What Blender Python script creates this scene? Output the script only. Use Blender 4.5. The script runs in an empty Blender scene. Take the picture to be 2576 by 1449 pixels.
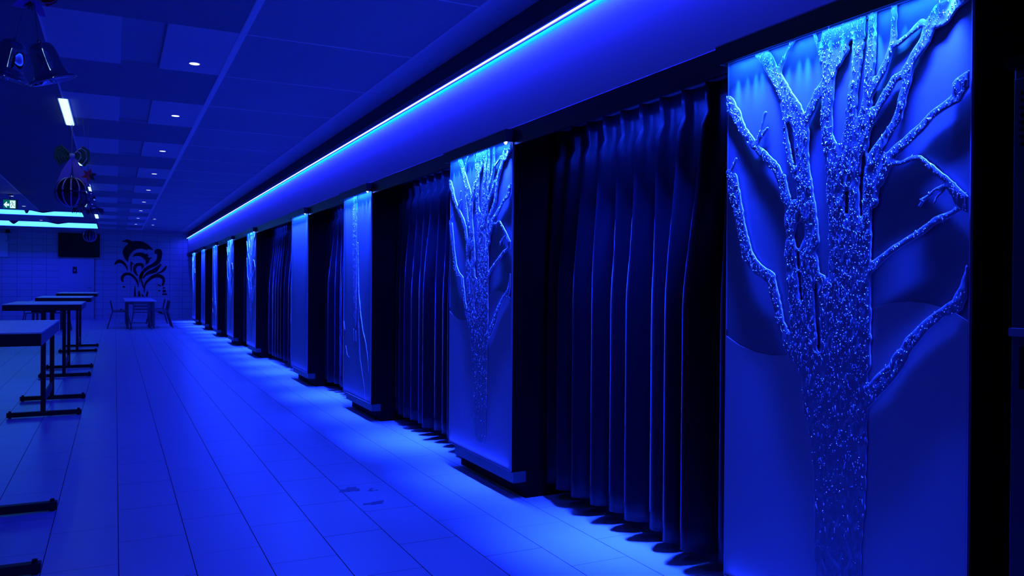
import bpy, math, random
import numpy as np
from mathutils import Vector, Matrix, Euler

# ---------------------------------------------------------------- camera, world, exposure
SC = bpy.context.scene
COL = SC.collection
cam_data = bpy.data.cameras.new('camera')
cam = bpy.data.objects.new('camera', cam_data)
COL.objects.link(cam)
cam_data.sensor_fit = 'HORIZONTAL'
cam_data.sensor_width = 36.0
cam_data.lens = 36.0 * 2004.085 / 2576.0
cam_data.clip_start = 0.02
cam_data.clip_end = 100
YAW, PIT, ROL = 0.46213, -0.00519, 0.00765
fwd = Vector((math.sin(YAW) * math.cos(PIT), math.cos(YAW) * math.cos(PIT), math.sin(PIT)))
r0 = Vector((math.cos(YAW), -math.sin(YAW), 0))
u0 = r0.cross(fwd)
rgt = r0 * math.cos(ROL) + u0 * math.sin(ROL)
upv = -r0 * math.sin(ROL) + u0 * math.cos(ROL)
cam.matrix_world = Matrix(((rgt.x, upv.x, -fwd.x, 0), (rgt.y, upv.y, -fwd.y, 0), (rgt.z, upv.z, -fwd.z, 1.25), (0, 0, 0, 1)))
SC.camera = cam
SC.view_settings.view_transform = 'Standard'
SC.view_settings.look = 'None'
SC.view_settings.exposure = 0.0
SC.view_settings.gamma = 1.0
SC.view_settings.use_curve_mapping = False
SC.cycles.use_denoising = True
SC.cycles.adaptive_threshold = 0.015
SC.cycles.max_bounces = 6
SC.cycles.diffuse_bounces = 4
SC.cycles.glossy_bounces = 3
SC.cycles.caustics_reflective = False
SC.cycles.caustics_refractive = False
SC.cycles.sample_clamp_indirect = 8.0
W = bpy.data.worlds.new('night'); SC.world = W; W.use_nodes = True
W.node_tree.nodes['Background'].inputs[0].default_value = (0.004, 0.006, 0.10, 1)
W.node_tree.nodes['Background'].inputs[1].default_value = 0.05

# light levels (blue LED lighting of the hall)
STRIP = (0.011, 0.015, 1.0)     # long LED strip
CYAN = (0.006, 0.55, 1.0)       # added row facing the wall, puts cyan into its glow
PANEL = (0.007, 0.029, 1.0)     # panel lamps
SPOTC = (0.006, 0.028, 1.0)     # light bars above the curtains
DEEP = (0.007, 0.008, 1.0)      # ceiling downlights
STRIP_LEVEL = 128.0
DOWN_POWER = 88.0
PANEL_TOP = 29.0
PANEL_FOOT = 0.5
CURTAIN_POWER = 60.0
PANEL_SPOT = 120.0
COVE_LEVEL = 1.15

random.seed(7)
RNG = np.random.default_rng(11)
ZC, YF, XL, YB, XN = 2.9, 29.2, -6.0, -3.0, 2.75   # ceiling height, far wall, left wall, back wall, window niche
XW = 2.2                                           # face of the wall above the curtains

# ---------------------------------------------------------------- materials
def mat(name, col, rough=0.5, metal=0.0, spec=0.5, emit=None, level=0.0, bump=None, sheen=0.0, coat=0.0, vary=None):
    m = bpy.data.materials.new(name); m.use_nodes = True
    nt = m.node_tree; b = nt.nodes['Principled BSDF']
    b.inputs['Base Color'].default_value = (*col, 1)
    b.inputs['Roughness'].default_value = rough
    b.inputs['Metallic'].default_value = metal
    b.inputs['Specular IOR Level'].default_value = spec
    if sheen: b.inputs['Sheen Weight'].default_value = sheen; b.inputs['Sheen Roughness'].default_value = 0.3
    if coat: b.inputs['Coat Weight'].default_value = coat
    if emit:
        b.inputs['Emission Color'].default_value = (*emit, 1); b.inputs['Emission Strength'].default_value = level
    tc = None
    if bump or vary:
        tc = nt.nodes.new('ShaderNodeTexCoord')
    if bump:                              # (scale xyz, strength, distance)
        mp = nt.nodes.new('ShaderNodeMapping'); mp.inputs['Scale'].default_value = bump[0]
        nz = nt.nodes.new('ShaderNodeTexNoise'); nz.inputs['Scale'].default_value = 1.0; nz.inputs['Detail'].default_value = 3
        bp = nt.nodes.new('ShaderNodeBump'); bp.inputs['Strength'].default_value = bump[1]; bp.inputs['Distance'].default_value = bump[2]
        nt.links.new(tc.outputs['Object'], mp.inputs['Vector']); nt.links.new(mp.outputs['Vector'], nz.inputs['Vector'])
        nt.links.new(nz.outputs['Fac'], bp.inputs['Height']); nt.links.new(bp.outputs['Normal'], b.inputs['Normal'])
    if vary:                              # (scale, amount): mottled albedo
        nz = nt.nodes.new('ShaderNodeTexNoise'); nz.inputs['Scale'].default_value = vary[0]; nz.inputs['Detail'].default_value = 4
        rp = nt.nodes.new('ShaderNodeMapRange'); rp.inputs['To Min'].default_value = 1 - vary[1]; rp.inputs['To Max'].default_value = 1 + vary[1]
        mx = nt.nodes.new('ShaderNodeVectorMath'); mx.operation = 'SCALE'; mx.inputs[0].default_value = col
        nt.links.new(tc.outputs['Object'], nz.inputs['Vector']); nt.links.new(nz.outputs['Fac'], rp.inputs['Value'])
        nt.links.new(rp.outputs['Result'], mx.inputs['Scale']); nt.links.new(mx.outputs['Vector'], b.inputs['Base Color'])
    return m

M = {}
M['tile'] = mat('floor_tile', (0.52, 0.52, 0.54), 0.32, spec=0.45, bump=((3, 3, 3), 0.04, 0.01), vary=(1.3, 0.06))
M['grout'] = mat('grout', (0.02, 0.02, 0.022), 0.9)
M['plaster'] = mat('wall_paint', (0.62, 0.62, 0.64), 0.6, bump=((40, 40, 40), 0.05, 0.004))
M['plaster_shade'] = mat('shaded_upper_wall', (0.07, 0.07, 0.08), 0.7)  # shade above the LED channel put into the wall colour
M['ceil'] = mat('ceiling_board', (0.46, 0.46, 0.48), 0.8, vary=(0.8, 0.05))
M['ceil_border'] = mat('border_glow_board', (0.86, 0.86, 0.88), 0.6)  # lightened to stand in for the LED glow on the ceiling border
M['ceil_white'] = mat('ceiling_board_white', (0.68, 0.68, 0.70), 0.8)
M['ceil_grey'] = mat('ceiling_board_grey', (0.30, 0.30, 0.32), 0.85, vary=(0.9, 0.06))
M['ceil_dark'] = mat('ceiling_board_slate', (0.20, 0.20, 0.22), 0.85, vary=(0.7, 0.08))
M['tbar'] = mat('ceiling_tbar', (0.96, 0.96, 0.97), 0.45)
M['black_lacquer'] = mat('black_lacquer', (0.012, 0.012, 0.02), 0.35, spec=0.4)
M['black_matt'] = mat('black_matt', (0.003, 0.003, 0.005), 0.75, spec=0.06)
M['edge'] = mat('aluminium_and_lit_edge', (0.55, 0.5, 0.62), 0.35, metal=0.3)
M['alu'] = mat('anodised_aluminium', (0.25, 0.25, 0.28), 0.5, metal=0.6)
M['plinth'] = mat('plinth_steel', (0.10, 0.10, 0.115), 0.4, metal=0.3)
M['board'] = mat('panel_board', (0.185, 0.19, 0.22), 0.42, spec=0.4, vary=(2.0, 0.05))
M['hill'] = mat('panel_hill', (0.36, 0.36, 0.39), 0.45, spec=0.4, vary=(2.0, 0.05))
M['tree'] = mat('clear_relief', (0.24, 0.26, 0.30), 0.3, spec=0.6, bump=((70, 70, 16), 0.35, 0.004), vary=(50, 0.2))
M['relief_edge'] = mat('lit_relief_edge', (0.92, 0.94, 0.97), 0.2, spec=0.8)  # relief sides whitened to stand in for their glowing rims
M['drop'] = mat('water_drop', (0.96, 0.97, 1.0), 0.24, metal=0.55, spec=0.8)
M['curtain'] = mat('black_velour', (0.0032, 0.0034, 0.006), 0.36, spec=0.08, sheen=0.12, bump=((60, 60, 8), 0.15, 0.003))
M['strip'] = mat('led_diffuser', (0.9, 0.9, 0.9), 0.5, emit=STRIP, level=STRIP_LEVEL)
M['strip_cyan'] = mat('added_cyan_row', (0.9, 0.9, 0.9), 0.5, emit=CYAN, level=11.0)
M['dot'] = mat('led_dot', (0.9, 0.9, 0.9), 0.5, emit=(0.01, 0.05, 1.0), level=20)
M['panel_diffuser'] = mat('panel_led_diffuser', (0.9, 0.9, 0.9), 0.5, emit=(0.005, 0.07, 1.0), level=520)
M['lens'] = mat('downlight_lens', (0.9, 0.9, 0.9), 0.5, emit=(0.75, 0.9, 1.0), level=1.6)
M['tube'] = mat('tube_diffuser', (0.9, 0.9, 0.9), 0.5, emit=(0.4, 0.85, 1.0), level=2.2)
M['cove'] = mat('cove_glow_face', (0.9, 0.9, 0.9), 0.5, emit=(0.13, 1.0, 1.0), level=COVE_LEVEL)
M['laminate'] = mat('white_laminate', (0.85, 0.85, 0.87), 0.3, spec=0.5)
M['table_edge'] = mat('dark_table_edge', (0.008, 0.008, 0.011), 0.5)
M['table_end'] = mat('lit_table_side', (0.16, 0.16, 0.18), 0.45)
M['black_steel'] = mat('black_steel', (0.010, 0.010, 0.012), 0.45, spec=0.35)
M['chrome'] = mat('mirror_silver', (0.46, 0.45, 0.5), 0.06, metal=1.0)
M['glass_black'] = mat('dark_screen', (0.006, 0.006, 0.01), 0.18, spec=0.5)
M['decal'] = mat('black_vinyl', (0.006, 0.006, 0.01), 0.5, spec=0.3)
M['decal_white'] = mat('white_vinyl', (0.6, 0.6, 0.62), 0.5)
M['white'] = mat('white_enamel', (0.9, 0.9, 0.92), 0.3)
M['purple'] = mat('violet_satin', (0.55, 0.25, 0.9), 0.35, sheen=0.3, bump=((60, 60, 60), 0.2, 0.003))
M['net'] = mat('dark_green_mesh_ribbon', (0.03, 0.10, 0.10), 0.6)
M['net_light'] = mat('pale_mesh_ribbon', (0.45, 0.35, 0.8), 0.5)
M['red'] = mat('red_felt', (0.75, 0.02, 0.03), 0.6)
M['bauble'] = mat('dark_bauble', (0.05, 0.02, 0.07), 0.12, metal=0.8)
M['bauble_rib'] = mat('silver_rib', (0.55, 0.45, 0.7), 0.25, metal=0.8)
M['string'] = mat('thin_cord', (0.12, 0.08, 0.2), 0.6)
M['tinsel'] = mat('dark_tinsel', (0.02, 0.03, 0.05), 0.35, metal=0.5)
M['cloth_dark'] = mat('navy_bunting', (0.05, 0.05, 0.22), 0.8)
M['sign_green'] = mat('sign_green', (0.0, 0.25, 0.12), 0.4, emit=(0.0, 0.12, 0.09), level=1.0)
M['sign_white'] = mat('sign_white', (0.9, 0.95, 0.95), 0.4, emit=(0.75, 1.0, 0.95), level=1.0)
M['sign_body'] = mat('sign_body', (0.05, 0.06, 0.12), 0.5)
M['wood'] = mat('worn_wood', (0.42, 0.36, 0.32), 0.5, bump=((4, 60, 60), 0.1, 0.003))
M['chair'] = mat('chair_plastic', (0.10, 0.10, 0.12), 0.5)
M['chair_leg'] = mat('chair_steel', (0.10, 0.10, 0.11), 0.35, metal=0.6)
M['cabinet'] = mat('charcoal_cabinet', (0.022, 0.022, 0.03), 0.5)
M['puddle'] = mat('wet_mark', (0.30, 0.31, 0.34), 0.12, spec=0.6)
M['felt_black'] = mat('black_felt', (0.012, 0.012, 0.014), 0.8)

# stack-bond block wall for the far end
def block_wall_material():
    m = bpy.data.materials.new('painted_block'); m.use_nodes = True
    nt = m.node_tree; b = nt.nodes['Principled BSDF']
    tc = nt.nodes.new('ShaderNodeTexCoord'); mp = nt.nodes.new('ShaderNodeMapping')
    mp.inputs['Rotation'].default_value = (math.radians(-90), 0, 0)
    mp.inputs['Location'].default_value = (0.35, -0.12, 0)
    br = nt.nodes.new('ShaderNodeTexBrick'); br.offset = 0.0; br.squash = 1.0
    br.inputs['Scale'].default_value = 1.0
    br.inputs['Brick Width'].default_value = 0.40; br.inputs['Row Height'].default_value = 0.204
    br.inputs['Mortar Size'].default_value = 0.007; br.inputs['Mortar Smooth'].default_value = 0.3
    br.inputs['Color1'].default_value = (0.66, 0.66, 0.68, 1); br.inputs['Color2'].default_value = (0.62, 0.62, 0.64, 1)
    br.inputs['Mortar'].default_value = (0.34, 0.34, 0.36, 1)
    bp = nt.nodes.new('ShaderNodeBump'); bp.inputs['Strength'].default_value = 0.5; bp.inputs['Distance'].default_value = 0.01; bp.invert = True
    nt.links.new(tc.outputs['Object'], mp.inputs['Vector']); nt.links.new(mp.outputs['Vector'], br.inputs['Vector'])
    nt.links.new(br.outputs['Color'], b.inputs['Base Color']); nt.links.new(br.outputs['Fac'], bp.inputs['Height'])
    nt.links.new(bp.outputs['Normal'], b.inputs['Normal']); b.inputs['Roughness'].default_value = 0.5
    return m
M['block'] = block_wall_material()

# ---------------------------------------------------------------- mesh helpers
class MB:
    """collects vertices and faces and links them as one mesh object"""
    def __init__(s): s.v = []; s.f = []; s.mi = []
    def add(s, vs, fs, mi=0):
        n = len(s.v); s.v += [tuple(p) for p in vs]; s.f += [tuple(i + n for i in f) for f in fs]; s.mi += [mi] * len(fs)
    def box(s, x0, x1, y0, y1, z0, z1, mi=0):
        s.add([(x0, y0, z0), (x1, y0, z0), (x1, y1, z0), (x0, y1, z0), (x0, y0, z1), (x1, y0, z1), (x1, y1, z1), (x0, y1, z1)],
              [(0, 3, 2, 1), (4, 5, 6, 7), (0, 1, 5, 4), (1, 2, 6, 5), (2, 3, 7, 6), (3, 0, 4, 7)], mi)
    def quad(s, a, b, c, d, mi=0): s.add([a, b, c, d], [(0, 1, 2, 3)], mi)
    def tube(s, pts, rad, n=8, mi=0, caps=True):
        P = [Vector(p) for p in pts]; R = rad if isinstance(rad, (list, tuple)) else [rad] * len(P)
        vs = []; fs = []
        for i, p in enumerate(P):
            d = (P[min(i + 1, len(P) - 1)] - P[max(i - 1, 0)]).normalized()
            a = d.cross(Vector((0, 0, 1)))
            if a.length < 1e-3: a = Vector((1, 0, 0))
            a.normalize(); b = d.cross(a)
            for k in range(n):
                t = 2 * math.pi * k / n; vs.append(p + a * (R[i] * math.cos(t)) + b * (R[i] * math.sin(t)))
        for i in range(len(P) - 1):
            for k in range(n):
                k2 = (k + 1) % n; fs.append((i * n + k, i * n + k2, (i + 1) * n + k2, (i + 1) * n + k))
        if caps:
            fs.append(tuple(range(n - 1, -1, -1))); fs.append(tuple((len(P) - 1) * n + k for k in range(n)))
        s.add(vs, fs, mi)
    def lathe(s, prof, n=32, mi=0, M4=None):
        vs = []; fs = []
        for (r, z) in prof:
            for k in range(n):
                t = 2 * math.pi * k / n; p = Vector((r * math.cos(t), r * math.sin(t), z)); vs.append(M4 @ p if M4 else p)
        for i in range(len(prof) - 1):
            for k in range(n):
                k2 = (k + 1) % n; fs.append((i * n + k, i * n + k2, (i + 1) * n + k2, (i + 1) * n + k))
        s.add(vs, fs, mi)
    def extrude_poly(s, pts, fn, d0, d1, mi=0):
        """pts 2-D outline; fn(a, b, d) gives the 3-D point; a closed slab between depths d0 and d1"""
        n = len(pts)
        s.add([fn(a, b, d0) for a, b in pts] + [fn(a, b, d1) for a, b in pts],
              [tuple(range(n)), tuple(range(2 * n - 1, n - 1, -1))] + [(i, (i + 1) % n, n + (i + 1) % n, n + i) for i in range(n)], mi)
    def build(s, name, mats, parent=None, smooth=False, bevel=0.0):
        me = bpy.data.meshes.new(name); me.from_pydata(s.v, [], s.f); me.update()
        for m in (mats if isinstance(mats, (list, tuple)) else [mats]): me.materials.append(m)
        if any(s.mi): me.polygons.foreach_set('material_index', s.mi)
        if smooth: me.polygons.foreach_set('use_smooth', [True] * len(me.polygons))
        return put(name, me, parent, bevel)

def put(name, me, parent=None, bevel=0.0):
    o = bpy.data.objects.new(name, me); COL.objects.link(o)
    if bevel:
        b = o.modifiers.new('bevel', 'BEVEL'); b.width = bevel; b.segments = 2; b.limit_method = 'ANGLE'
    if parent:
        o.parent = parent
        if parent.type == 'EMPTY': o.matrix_parent_inverse = Matrix.Translation(parent.location).inverted() if parent.get('_w') else Matrix()
    return o

def thing(name, label, cat, loc=(0, 0, 0), group=None, rz=0.0):
    o = bpy.data.objects.new(name, None); COL.objects.link(o)
    o.empty_display_size = 0.1; o.location = loc; o.rotation_euler = (0, 0, rz)
    return tag(o, label, cat, group)
def tag(o, label, cat, group=None):
    o['label'] = label; o['category'] = cat
    if group: o['group'] = group
    return o
def struct(o, label=None):
    o['kind'] = 'structure'
    if label: o['label'] = label
    return o
def copy_tree(o, parent=None):
    c = o.copy(); COL.objects.link(c)
    if parent: c.parent = parent
    for ch in [k for k in bpy.data.objects if k.parent == o]: copy_tree(ch, c)
    return c
def lamp(kind, parent, loc, energy, color, rot=(0, 0, 0), **kw):
    d = bpy.data.lights.new('lamp_light', kind); d.energy = energy; d.color = color
    for k, v in kw.items(): setattr(d, k, v)
    o = bpy.data.objects.new('lamp_light', d); COL.objects.link(o)
    o.parent = parent; o.location = loc; o.rotation_euler = rot
    return o
# raised tree: centre lines (along the panel from its near edge, height, half width)
BRANCHES = [[(0.747,2.040,0.0263),(0.702,1.974,0.0223),(0.663,1.909,0.0247),(0.613,1.834,0.0312),(0.589,1.779,0.0337),(0.585,1.724,0.0310),(0.584,1.664,0.0278),(0.575,1.608,0.0316),(0.562,1.539,0.0329)],
[(0.562,1.539,0.0325),(0.547,1.474,0.0297),(0.537,1.415,0.0312)],
[(0.663,1.871,0.0179),(0.650,1.803,0.0167),(0.652,1.753,0.0136),(0.633,1.684,0.0128),(0.599,1.611,0.0165)],
[(0.696,1.973,0.0121),(0.677,2.015,0.0080),(0.656,2.041,0.0046)],
[(0.453,2.017,0.0617),(0.461,1.989,0.0518),(0.472,1.948,0.0284),(0.476,1.896,0.0238),(0.480,1.839,0.0223),(0.482,1.774,0.0227),(0.478,1.729,0.0224),(0.457,1.660,0.0310),(0.440,1.593,0.0393),(0.433,1.527,0.0424)],
[(0.519,2.035,0.0050),(0.502,1.990,0.0083),(0.485,1.955,0.0144)],
[(0.574,1.790,0.0167),(0.543,1.839,0.0174),(0.517,1.878,0.0154),(0.487,1.912,0.0145)],
[(0.361,2.022,0.0236),(0.363,1.964,0.0186),(0.370,1.902,0.0164),(0.380,1.862,0.0175),(0.384,1.799,0.0189),(0.390,1.736,0.0221),(0.396,1.673,0.0329),(0.397,1.609,0.0419)],
[(0.312,2.032,0.0138),(0.313,1.972,0.0150),(0.319,1.920,0.0165),(0.320,1.862,0.0189),(0.324,1.829,0.0168),(0.334,1.769,0.0237),(0.348,1.729,0.0312),(0.357,1.676,0.0364),(0.377,1.607,0.0447)],
[(0.377,1.649,0.0397),(0.397,1.588,0.0533),(0.412,1.525,0.0669)],
[(0.236,2.036,0.0088),(0.236,1.980,0.0091),(0.250,1.939,0.0106),(0.272,1.900,0.0123),(0.295,1.864,0.0093),(0.314,1.831,0.0094)],
[(0.230,1.959,0.0061),(0.190,1.976,0.0066),(0.146,2.000,0.0103)],
[(0.044,2.025,0.0176),(0.084,2.007,0.0337),(0.121,1.987,0.0190),(0.135,1.949,0.0170),(0.171,1.908,0.0149),(0.188,1.880,0.0171),(0.193,1.842,0.0135),(0.206,1.797,0.0123),(0.219,1.747,0.0130),(0.251,1.701,0.0151),(0.293,1.654,0.0211),(0.312,1.619,0.0299),(0.313,1.516,0.0295)],
[(0.198,1.870,0.0090),(0.234,1.859,0.0126),(0.261,1.824,0.0131),(0.289,1.785,0.0122),(0.318,1.749,0.0164),(0.338,1.719,0.0182)],
[(-0.011,1.816,0.0185),(0.025,1.799,0.0247),(0.039,1.766,0.0161),(0.077,1.748,0.0111),(0.109,1.731,0.0114),(0.143,1.702,0.0116),(0.186,1.674,0.0144),(0.231,1.645,0.0171),(0.264,1.617,0.0229),(0.292,1.576,0.0319)],
[(0.245,1.615,0.0084),(0.208,1.610,0.0073),(0.177,1.617,0.0073),(0.146,1.617,0.0060),(0.108,1.581,0.0078),(0.066,1.546,0.0096),(0.046,1.514,0.0115)],
[(0.048,1.525,0.0115),(0.018,1.481,0.0202),(-0.009,1.466,0.0186)],
[(0.022,1.474,0.0120),(0.041,1.455,0.0083),(0.098,1.435,0.0093),(0.140,1.407,0.0095),(0.183,1.385,0.0087),(0.228,1.363,0.0090),(0.275,1.330,0.0106),(0.313,1.304,0.0139),(0.353,1.296,0.0171)],
[(0.070,1.531,0.0052),(0.099,1.523,0.0033),(0.124,1.504,0.0037),(0.145,1.499,0.0028)],
[(0.132,1.501,0.0031),(0.147,1.479,0.0022)],
[(0.074,1.517,0.0033),(0.094,1.500,0.0032),(0.100,1.485,0.0034)],
[(0.943,1.932,0.0258),(0.899,1.880,0.0213),(0.862,1.816,0.0151),(0.805,1.752,0.0139),(0.744,1.700,0.0144),(0.698,1.656,0.0161),(0.672,1.610,0.0153),(0.659,1.552,0.0157)],
[(0.669,1.619,0.0155),(0.653,1.561,0.0154),(0.634,1.504,0.0188),(0.621,1.461,0.0264)],
[(0.792,1.755,0.0104),(0.772,1.796,0.0076),(0.753,1.859,0.0045)],
[(0.772,1.776,0.0048),(0.742,1.803,0.0035)],
[(0.938,1.670,0.0124),(0.917,1.642,0.0238),(0.902,1.575,0.0264)],
[(0.921,1.676,0.0051),(0.898,1.717,0.0044)],
[(0.917,1.643,0.0248),(0.895,1.575,0.0229),(0.879,1.503,0.0228),(0.857,1.431,0.0211),(0.835,1.361,0.0263),(0.786,1.311,0.0215),(0.719,1.279,0.0203),(0.706,1.233,0.0196),(0.686,1.177,0.0176),(0.672,1.121,0.0192),(0.640,1.061,0.0234),(0.612,1.017,0.0175),(0.591,0.996,0.0140)],
[(0.575,1.604,0.0320),(0.568,1.535,0.0314),(0.544,1.452,0.0324),(0.537,1.397,0.0314)],
[(0.615,1.502,0.0398),(0.626,1.457,0.0307),(0.629,1.415,0.0153),(0.629,1.355,0.0275)],
[(0.584,1.372,0.0592),(0.580,1.326,0.0678),(0.571,1.262,0.0733),(0.558,1.171,0.0759),(0.539,1.082,0.0782)],
[(0.430,1.652,0.0494),(0.402,1.584,0.0748),(0.389,1.519,0.0795),(0.388,1.433,0.0803),(0.387,1.348,0.0778),(0.388,1.284,0.0805),(0.393,1.220,0.0859),(0.397,1.134,0.0913),(0.401,1.027,0.0941)],
[(0.535,1.217,0.0850),(0.500,1.107,0.1124),(0.482,1.020,0.1176)],
[(0.448,1.086,0.1301),(0.447,0.981,0.1302),(0.444,0.877,0.1276),(0.429,0.775,0.1124),(0.422,0.672,0.1030),(0.421,0.569,0.0984),(0.426,0.463,0.0924),(0.424,0.339,0.0899)],
[(-0.003,1.300,0.0096),(0.006,1.252,0.0154),(0.031,1.203,0.0171),(0.078,1.178,0.0134),(0.120,1.145,0.0142),(0.167,1.096,0.0167),(0.197,1.052,0.0175)],
[(0.197,1.052,0.0211),(0.227,1.008,0.0210),(0.271,0.962,0.0251),(0.311,0.920,0.0235),(0.335,0.877,0.0163)],
]
GAPS=[[(0.521,1.683,0.0173),(0.508,1.574,0.0200),(0.496,1.484,0.0216),(0.486,1.373,0.0166),(0.473,1.280,0.0060)],
[(0.588,1.445,0.0197),(0.590,1.418,0.0240),(0.594,1.386,0.0120)],
[(0.592,1.487,0.0060),(0.598,1.471,0.0078)],
[(0.597,1.363,0.0060),(0.579,1.207,0.0065)],
[(0.519,1.253,0.0068),(0.512,1.173,0.0113),(0.501,1.044,0.0073)],
[(0.398,1.545,0.0057),(0.398,1.520,0.0089),(0.398,1.481,0.0063)],
[(0.338,1.654,0.0045),(0.337,1.623,0.0084)],
[(0.337,1.640,0.0076),(0.346,1.557,0.0086),(0.345,1.469,0.0060)],
[(0.644,1.802,0.0059),(0.634,1.754,0.0100),(0.612,1.661,0.0076)],
]
MURAL={'dolphin':[(0.179,2.557),(0.247,2.577),(0.306,2.612),(0.364,2.617),(0.433,2.588),(0.502,2.563),(0.600,2.574),(0.719,2.573),(0.818,2.557),(0.898,2.515),(0.988,2.452),(1.059,2.383),(1.109,2.324),(1.134,2.275),(1.089,2.290),(1.009,2.308),(0.929,2.319),(0.974,2.271),(0.919,2.286),(0.849,2.311),(0.760,2.325),(0.661,2.312),(0.582,2.277),(0.513,2.221),(0.455,2.154),(0.416,2.077),(0.387,1.989),(0.378,1.859),(0.309,1.944),(0.260,2.030),(0.225,2.127),(0.215,2.213),(0.239,2.301),(0.278,2.378),(0.336,2.433),(0.377,2.473),(0.355,2.510),(0.296,2.530),(0.238,2.539)],
'dolphin2':[(0.504,2.035),(0.534,2.107),(0.593,2.163),(0.662,2.192),(0.731,2.195),(0.810,2.190),(0.900,2.148),(0.945,2.166),(1.000,2.085),(0.960,2.084),(1.000,2.026),(1.050,2.045),(1.109,2.029),(1.051,1.992),(1.021,1.948),(1.011,1.882),(0.961,1.826),(0.892,1.781),(0.906,1.858),(0.891,1.945),(0.841,1.999),(0.761,2.057),(0.692,2.078),(0.603,2.076),(0.554,2.058)],
'w1':[(-0.045,1.781),(0.008,1.884),(0.075,1.940),(0.153,1.941),(0.221,1.915),(0.290,1.846),(0.339,1.760),(0.369,1.663),(0.364,1.581),(0.320,1.673),(0.261,1.759),(0.202,1.812),(0.134,1.838),(0.066,1.820),(0.008,1.787)],
'w2':[(0.456,1.871),(0.495,1.894),(0.505,1.850),(0.574,1.808),(0.506,1.807),(0.491,1.719),(0.489,1.556),(0.467,1.567),(0.447,1.697),(0.442,1.827)],
'w3':[(0.783,1.631),(0.783,1.713),(0.743,1.756),(0.683,1.750),(0.634,1.711),(0.610,1.634),(0.630,1.536),(0.695,1.406),(0.635,1.427),(0.576,1.492),(0.536,1.578),(0.531,1.676),(0.555,1.764),(0.614,1.830),(0.703,1.854),(0.792,1.845),(0.842,1.791),(0.847,1.714)],
'w4':[(1.251,2.151),(1.190,2.171),(1.165,2.237),(1.200,2.304),(1.280,2.334),(1.361,2.314),(1.402,2.243),(1.407,2.154),(1.393,2.044),(1.363,1.921),(1.293,1.821),(1.182,1.742),(1.042,1.673),(0.923,1.584),(0.843,1.495),(0.794,1.342),(0.715,1.341),(0.734,1.428),(0.793,1.571),(0.862,1.671),(0.982,1.760),(1.111,1.840),(1.212,1.941),(1.251,2.052)],
'w5':[(1.353,1.844),(1.389,1.811),(1.334,1.700),(1.234,1.555),(1.143,1.510),(1.013,1.475),(0.903,1.408),(0.844,1.331),(0.804,1.352),(0.863,1.451),(0.963,1.562),(1.112,1.652),(1.243,1.743)],
'w6':[(1.526,1.781),(1.547,1.726),(1.507,1.625),(1.405,1.546),(1.284,1.501),(1.194,1.499),(1.304,1.545),(1.425,1.646)],
'w7':[(0.253,1.204),(0.190,1.235),(0.156,1.323),(0.178,1.412),(0.257,1.501),(0.360,1.528),(0.474,1.504),(0.566,1.416),(0.648,1.315),(0.694,1.188),(0.697,1.029),(0.672,1.048),(0.660,1.137),(0.602,1.251),(0.521,1.365),(0.429,1.427),(0.337,1.439),(0.258,1.375),(0.235,1.286)],
'w8':[(0.723,1.176),(0.705,1.367),(0.751,1.520),(0.797,1.585),(0.831,1.547),(0.786,1.419),(0.810,1.266),(0.857,1.023),(0.822,1.023),(0.775,1.189),(0.746,1.355),(0.740,1.201)],
'w9':[(0.858,0.857),(0.851,1.023),(0.880,1.190),(0.961,1.306),(1.053,1.409),(1.170,1.475),(1.311,1.489),(1.430,1.439),(1.495,1.323),(1.496,1.220),(1.443,1.091),(1.396,1.103),(1.419,1.219),(1.407,1.323),(1.312,1.373),(1.171,1.359),(1.054,1.281),(0.938,1.164),(0.898,1.062),(0.875,0.857)],
'g1':[(0.552,0.729),(0.574,1.086),(0.597,1.086),(0.621,0.729)],
'g2':[(0.673,0.729),(0.684,0.920),(0.730,0.921),(0.760,0.729)],
'g3':[(0.777,0.844),(0.870,0.729),(0.801,0.729)],
'g4':[(0.905,0.729),(0.945,0.908),(0.992,0.896),(0.969,0.729)],
'leafa':[(0.208,1.052),(0.248,1.084),(0.291,1.071),(0.282,1.021),(0.237,1.027)],
'leafb':[(1.260,1.154),(1.325,1.129),(1.396,1.090),(1.360,1.071),(1.290,1.103)],
'leafc':[(1.200,0.253),(1.329,0.252),(1.400,0.213),(1.472,0.141),(1.377,0.155),(1.282,0.201)],
'leafd':[(0.048,0.225),(0.115,0.262),(0.172,0.338),(0.217,0.299),(0.195,0.236),(0.127,0.218)],
'cone1':[(1.426,1.045),(1.485,1.052),(1.505,1.000),(1.432,0.994)],
'cone2':[(1.432,0.961),(1.513,0.966),(1.537,0.884),(1.423,0.871)],
'cone3':[(1.418,0.839),(1.539,0.845),(1.587,0.787),(1.415,0.783)],
'bt1':[(1.285,0.909),(1.302,0.954),(1.349,0.955),(1.361,0.910)],
}
TRUNK = [[(.54, 2.07, .062), (.545, 1.75, .064), (.54, 1.5, .062), (.53, 1.25, .055), (.52, 1.0, .04), (.515, .85, .02)],
         [(.44, 1.62, .010), (.42, 1.35, .012), (.40, 1.15, .014), (.33, .95, .012), (.25, .80, .010), (.16, .70, .010), (.10, .58, .009), (.06, .45, .008)],
         [(.41, 1.1, .010), (.40, .9, .012), (.38, .75, .010)],
         [(.37, .72, .010), (.35, .55, .012), (.27, .40, .012), (.20, .28, .012), (.17, .18, .010)],
         [(.93, .86, .008), (.90, .78, .008)], [(.86, .62, .006), (.80, .53, .007), (.74, .52, .006)],
         [(.50, .78, .014), (.49, .7, .012)], [(.57, .8, .010), (.56, .7, .008)]]
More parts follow.
